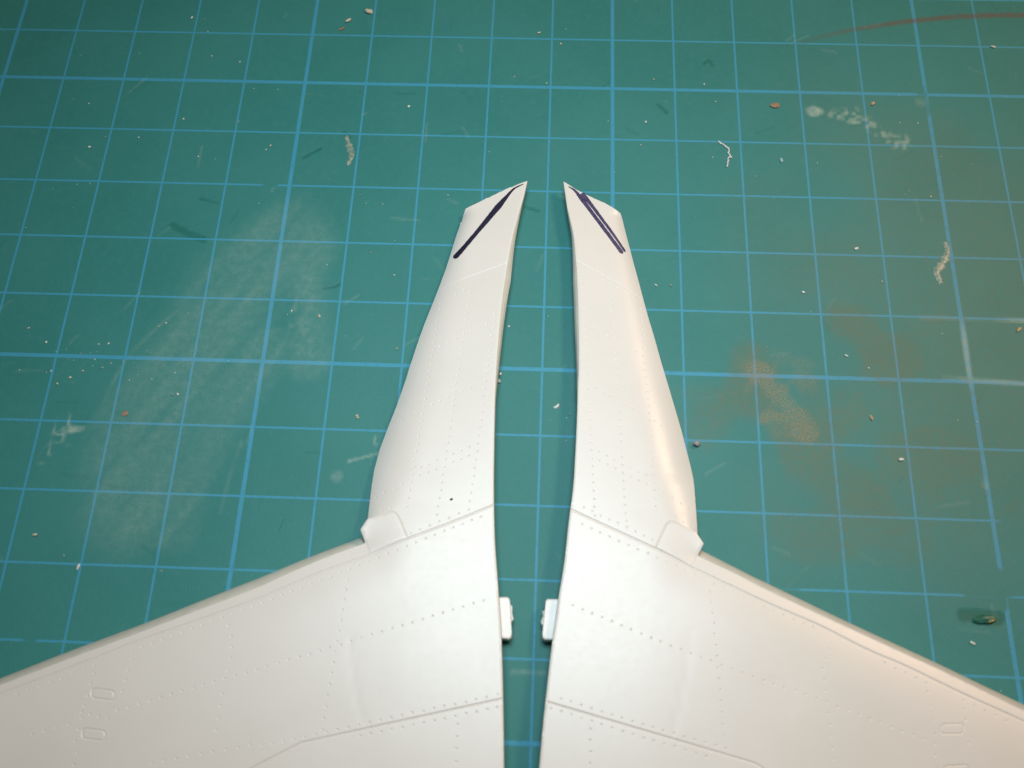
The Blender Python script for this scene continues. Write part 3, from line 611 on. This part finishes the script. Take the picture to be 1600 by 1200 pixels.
crumb('plastic_chip', 'chip1', (1.6, 1.0, .6), -.3, 'cream', 'largest cream chip beside a thin blue grid line', 'chip', seed=3)
crumb('plastic_chip', 'chip2', (1.2, .6, .4), .8, 'cream', 'mottled cream chip between the largest and the brownest chip', 'chip', seed=4)
crumb('plastic_chip', 'chip3', (1.1, .6, .3), .6, 'tan', 'brownish chip resting just above a thin blue grid line', 'chip', seed=5)
strip('glue_smear', 'glue1', .5, .10, 'glue', 'pale dried glue sliver in a dark nick beside a grid line', 'glue', 2)
strip('glue_smear', 'glue2', .55, .09, 'glue', 'long pale dried glue trail beside a heavy blue grid line', 'glue', 5)
crumb('resin_pellet', 'pellet', (1.05, .95, .8), .3, 'grey', 'round grey pellet beside the violet-marked wing half', 'pellet', seed=8)
crumb('plastic_crumb', 'white', (.75, .5, .35), 0, 'white', 'bright white crumb on the brown stained part of the mat', 'crumb', seed=9)
strip('plastic_shaving', 'crescent', .22, .25, 'white', 'small white crescent shaving in the gap between the wing halves', 'shaving', 3)
crumb('putty_blob', 'brownblob', (1.7, 1.1, .35), -.1, 'tan', 'flat brown putty blob near the pale blue scrape', 'putty', seed=10)
crumb('grit', 'orange', (.9, .6, .45), .7, 'orange', 'grey and orange grit at the top of the pale scrape', 'grit', seed=11)
crumb('plastic_crumb', 'fleck', (.9, .4, .35), -.3, 'white', 'white crumb in the square below the end of the red pen arc', 'crumb', seed=12)
crumb('torn_mat_flap', 'knot', (3.2, 1.2, .55), .1, 'green', 'dark green torn flap curling from a gouge in the mat', 'torn flap', seed=13)
crumb('grit', 'knot2', (1.3, .45, .75), .35, 'gold', 'yellowish grit stuck on the dark green torn flap', 'grit', seed=33)
crumb('putty_blob', 'smudge', (1.0, 1.0, .2), 0, 'tan', 'small round tan blob on the dusty wiped area', 'putty', seed=14)
crumb('plastic_crumb', 'fleck3', (.55, .4, .3), .6, 'white', 'pale crumb above the glue sliver in the dark nick', 'crumb', seed=15)
crumb('plastic_crumb', 'chip4', (.75, .4, .3), .4, 'white', 'larger white crumb of a close pair beside a thin grid line', 'crumb', seed=16)
crumb('plastic_crumb', 'chip5', (.5, .35, .25), -.2, 'white', 'tiny white crumb above the edge of the brown stain', 'crumb', seed=17)
crumb('plastic_crumb', 'fleck4', (.8, .35, .3), -.5, 'white', 'pale crumb below the torn knot', 'crumb', seed=18)
crumb('plastic_crumb', 'fleck5', (.6, .25, .2), -.4, 'white', 'thin white sliver on the top edge of the brown stain', 'crumb', seed=19)
crumb('grit', 'orange2', (1.1, .5, .35), .8, 'orange', 'orange grit in the square beyond the heavy line from the glue trail', 'grit', seed=20)
crumb('plastic_crumb', 'crumb_edge', (.8, .55, .6), .3, 'white', 'larger white crumb against the curved edge of the black-marked wing half', 'crumb', seed=21)
crumb('plastic_crumb', 'crumb_edge2', (.5, .35, .35), 1.2, 'white', 'smaller white crumb on the heavy line between the wing halves', 'crumb', seed=22)
crumb('plastic_crumb', 'chip6', (.7, .45, .3), .3, 'cream', 'cream crumb in the square left of the wing above its ledge', 'crumb', seed=23)
crumb('plastic_crumb', 'chip8', (.4, .9, .3), -.2, 'white', 'upright white sliver hanging below a thin grid line', 'crumb', seed=24)
crumb('grit', 'chip7', (.4, 1.0, .3), .4, 'orange', 'orange sliver inside the brown stain', 'grit', seed=25)
crumb('plastic_crumb', 'fleck6', (.35, .3, .25), .3, 'white', 'tiny white crumb beside the heavy line above the wing tips', 'crumb', seed=26)
crumb('plastic_crumb', 'fleck7', (.4, .4, .25), .3, 'cream', 'round cream crumb below a thin grid line', 'crumb', seed=27)
crumb('plastic_crumb', 'fleck8', (.75, .35, .25), .3, 'cream', 'cream sliver just above a thin grid line', 'crumb', seed=28)
crumb('plastic_crumb', 'fleck9', (.6, .2, .2), -.7, 'white', 'thin white sliver beside the violet-marked wing half', 'crumb', seed=29)
crumb('plastic_crumb', 'blue', (.5, 1.0, .3), .2, 'blue', 'pale blue crumb in the square below the pale scrape', 'crumb', seed=30)

# black speck on the wing
sx, sy = MAT['debris']['speck'][0]
V, F = crumb_mesh((.5, .28, .15), 41, (0, 0, 0), .6)
so = mesh_obj('black_speck', V, F, INK); so.location = (sx * S, sy * S, float(zl(np.array([sx]), np.array([sy]))[0]) * S)
tag(so, 'tiny black speck lying on the black-marked wing half', 'speck')

# curled white fibre
fp = smooth_line(MAT['debris']['fibre'], .1); n = len(fp); fp = fp + rng.normal(0, .09, fp.shape); cen = fp.mean(0); V = []; F = []
for i in range(n):
    t = fp[min(i + 1, n - 1)] - fp[max(i - 1, 0)]; t = t / (np.linalg.norm(t) + 1e-9); nn = np.array([-t[1], t[0]])
    for k in range(6):
        a = k * math.pi / 3; r = .095 * (1 + .4 * rng.rand())
        q = fp[i] - cen + nn * r * math.cos(a); V.append((q[0], q[1], .11 + r * math.sin(a)))
for i in range(n - 1):
    for k in range(6): F.append((i * 6 + k, (i + 1) * 6 + k, (i + 1) * 6 + (k + 1) % 6, i * 6 + (k + 1) % 6))
fb = mesh_obj('swarf_curl', V, F, CR['white']); fb.location = (cen[0] * S, cen[1] * S, 0)
tag(fb, 'jagged white curl of plastic swarf on the mat', 'swarf')

# fine dust specks, too many and too small to count
V = []; F = []; rnd = random.Random(5); MI = []
spots = [(p[0], p[1], rnd.uniform(.18, .36)) for p in MAT['specklot']]
spots += [(rnd.uniform(-110, 80), rnd.uniform(-100, 26), rnd.uniform(.06, .16)) for _ in range(110)]
spots += [(rnd.gauss(-75, 9), rnd.gauss(-51, 2.0), rnd.uniform(.08, .2)) for _ in range(40)]
for i, (x, y, s) in enumerate(spots):
    v, f = crumb_mesh((s * rnd.uniform(.8, 1.7), s, s * .6), i, (x, y, .004), rnd.uniform(0, 3))
    o = len(V); V += v; F += [tuple(o + q for q in t) for t in f]; MI += [rnd.choice((0, 0, 1, 1, 3))] * len(f)
du = mesh_obj('dust_specks', V, F, CR['cream'])
du.data.materials.append(CR['white']); du.data.materials.append(CR['tan']); du.data.materials.append(CR['glue']); du.data.polygons.foreach_set('material_index', MI)
du['label'] = 'fine pale dust specks scattered over the cutting mat'; du['kind'] = 'stuff'; du['category'] = 'dust'
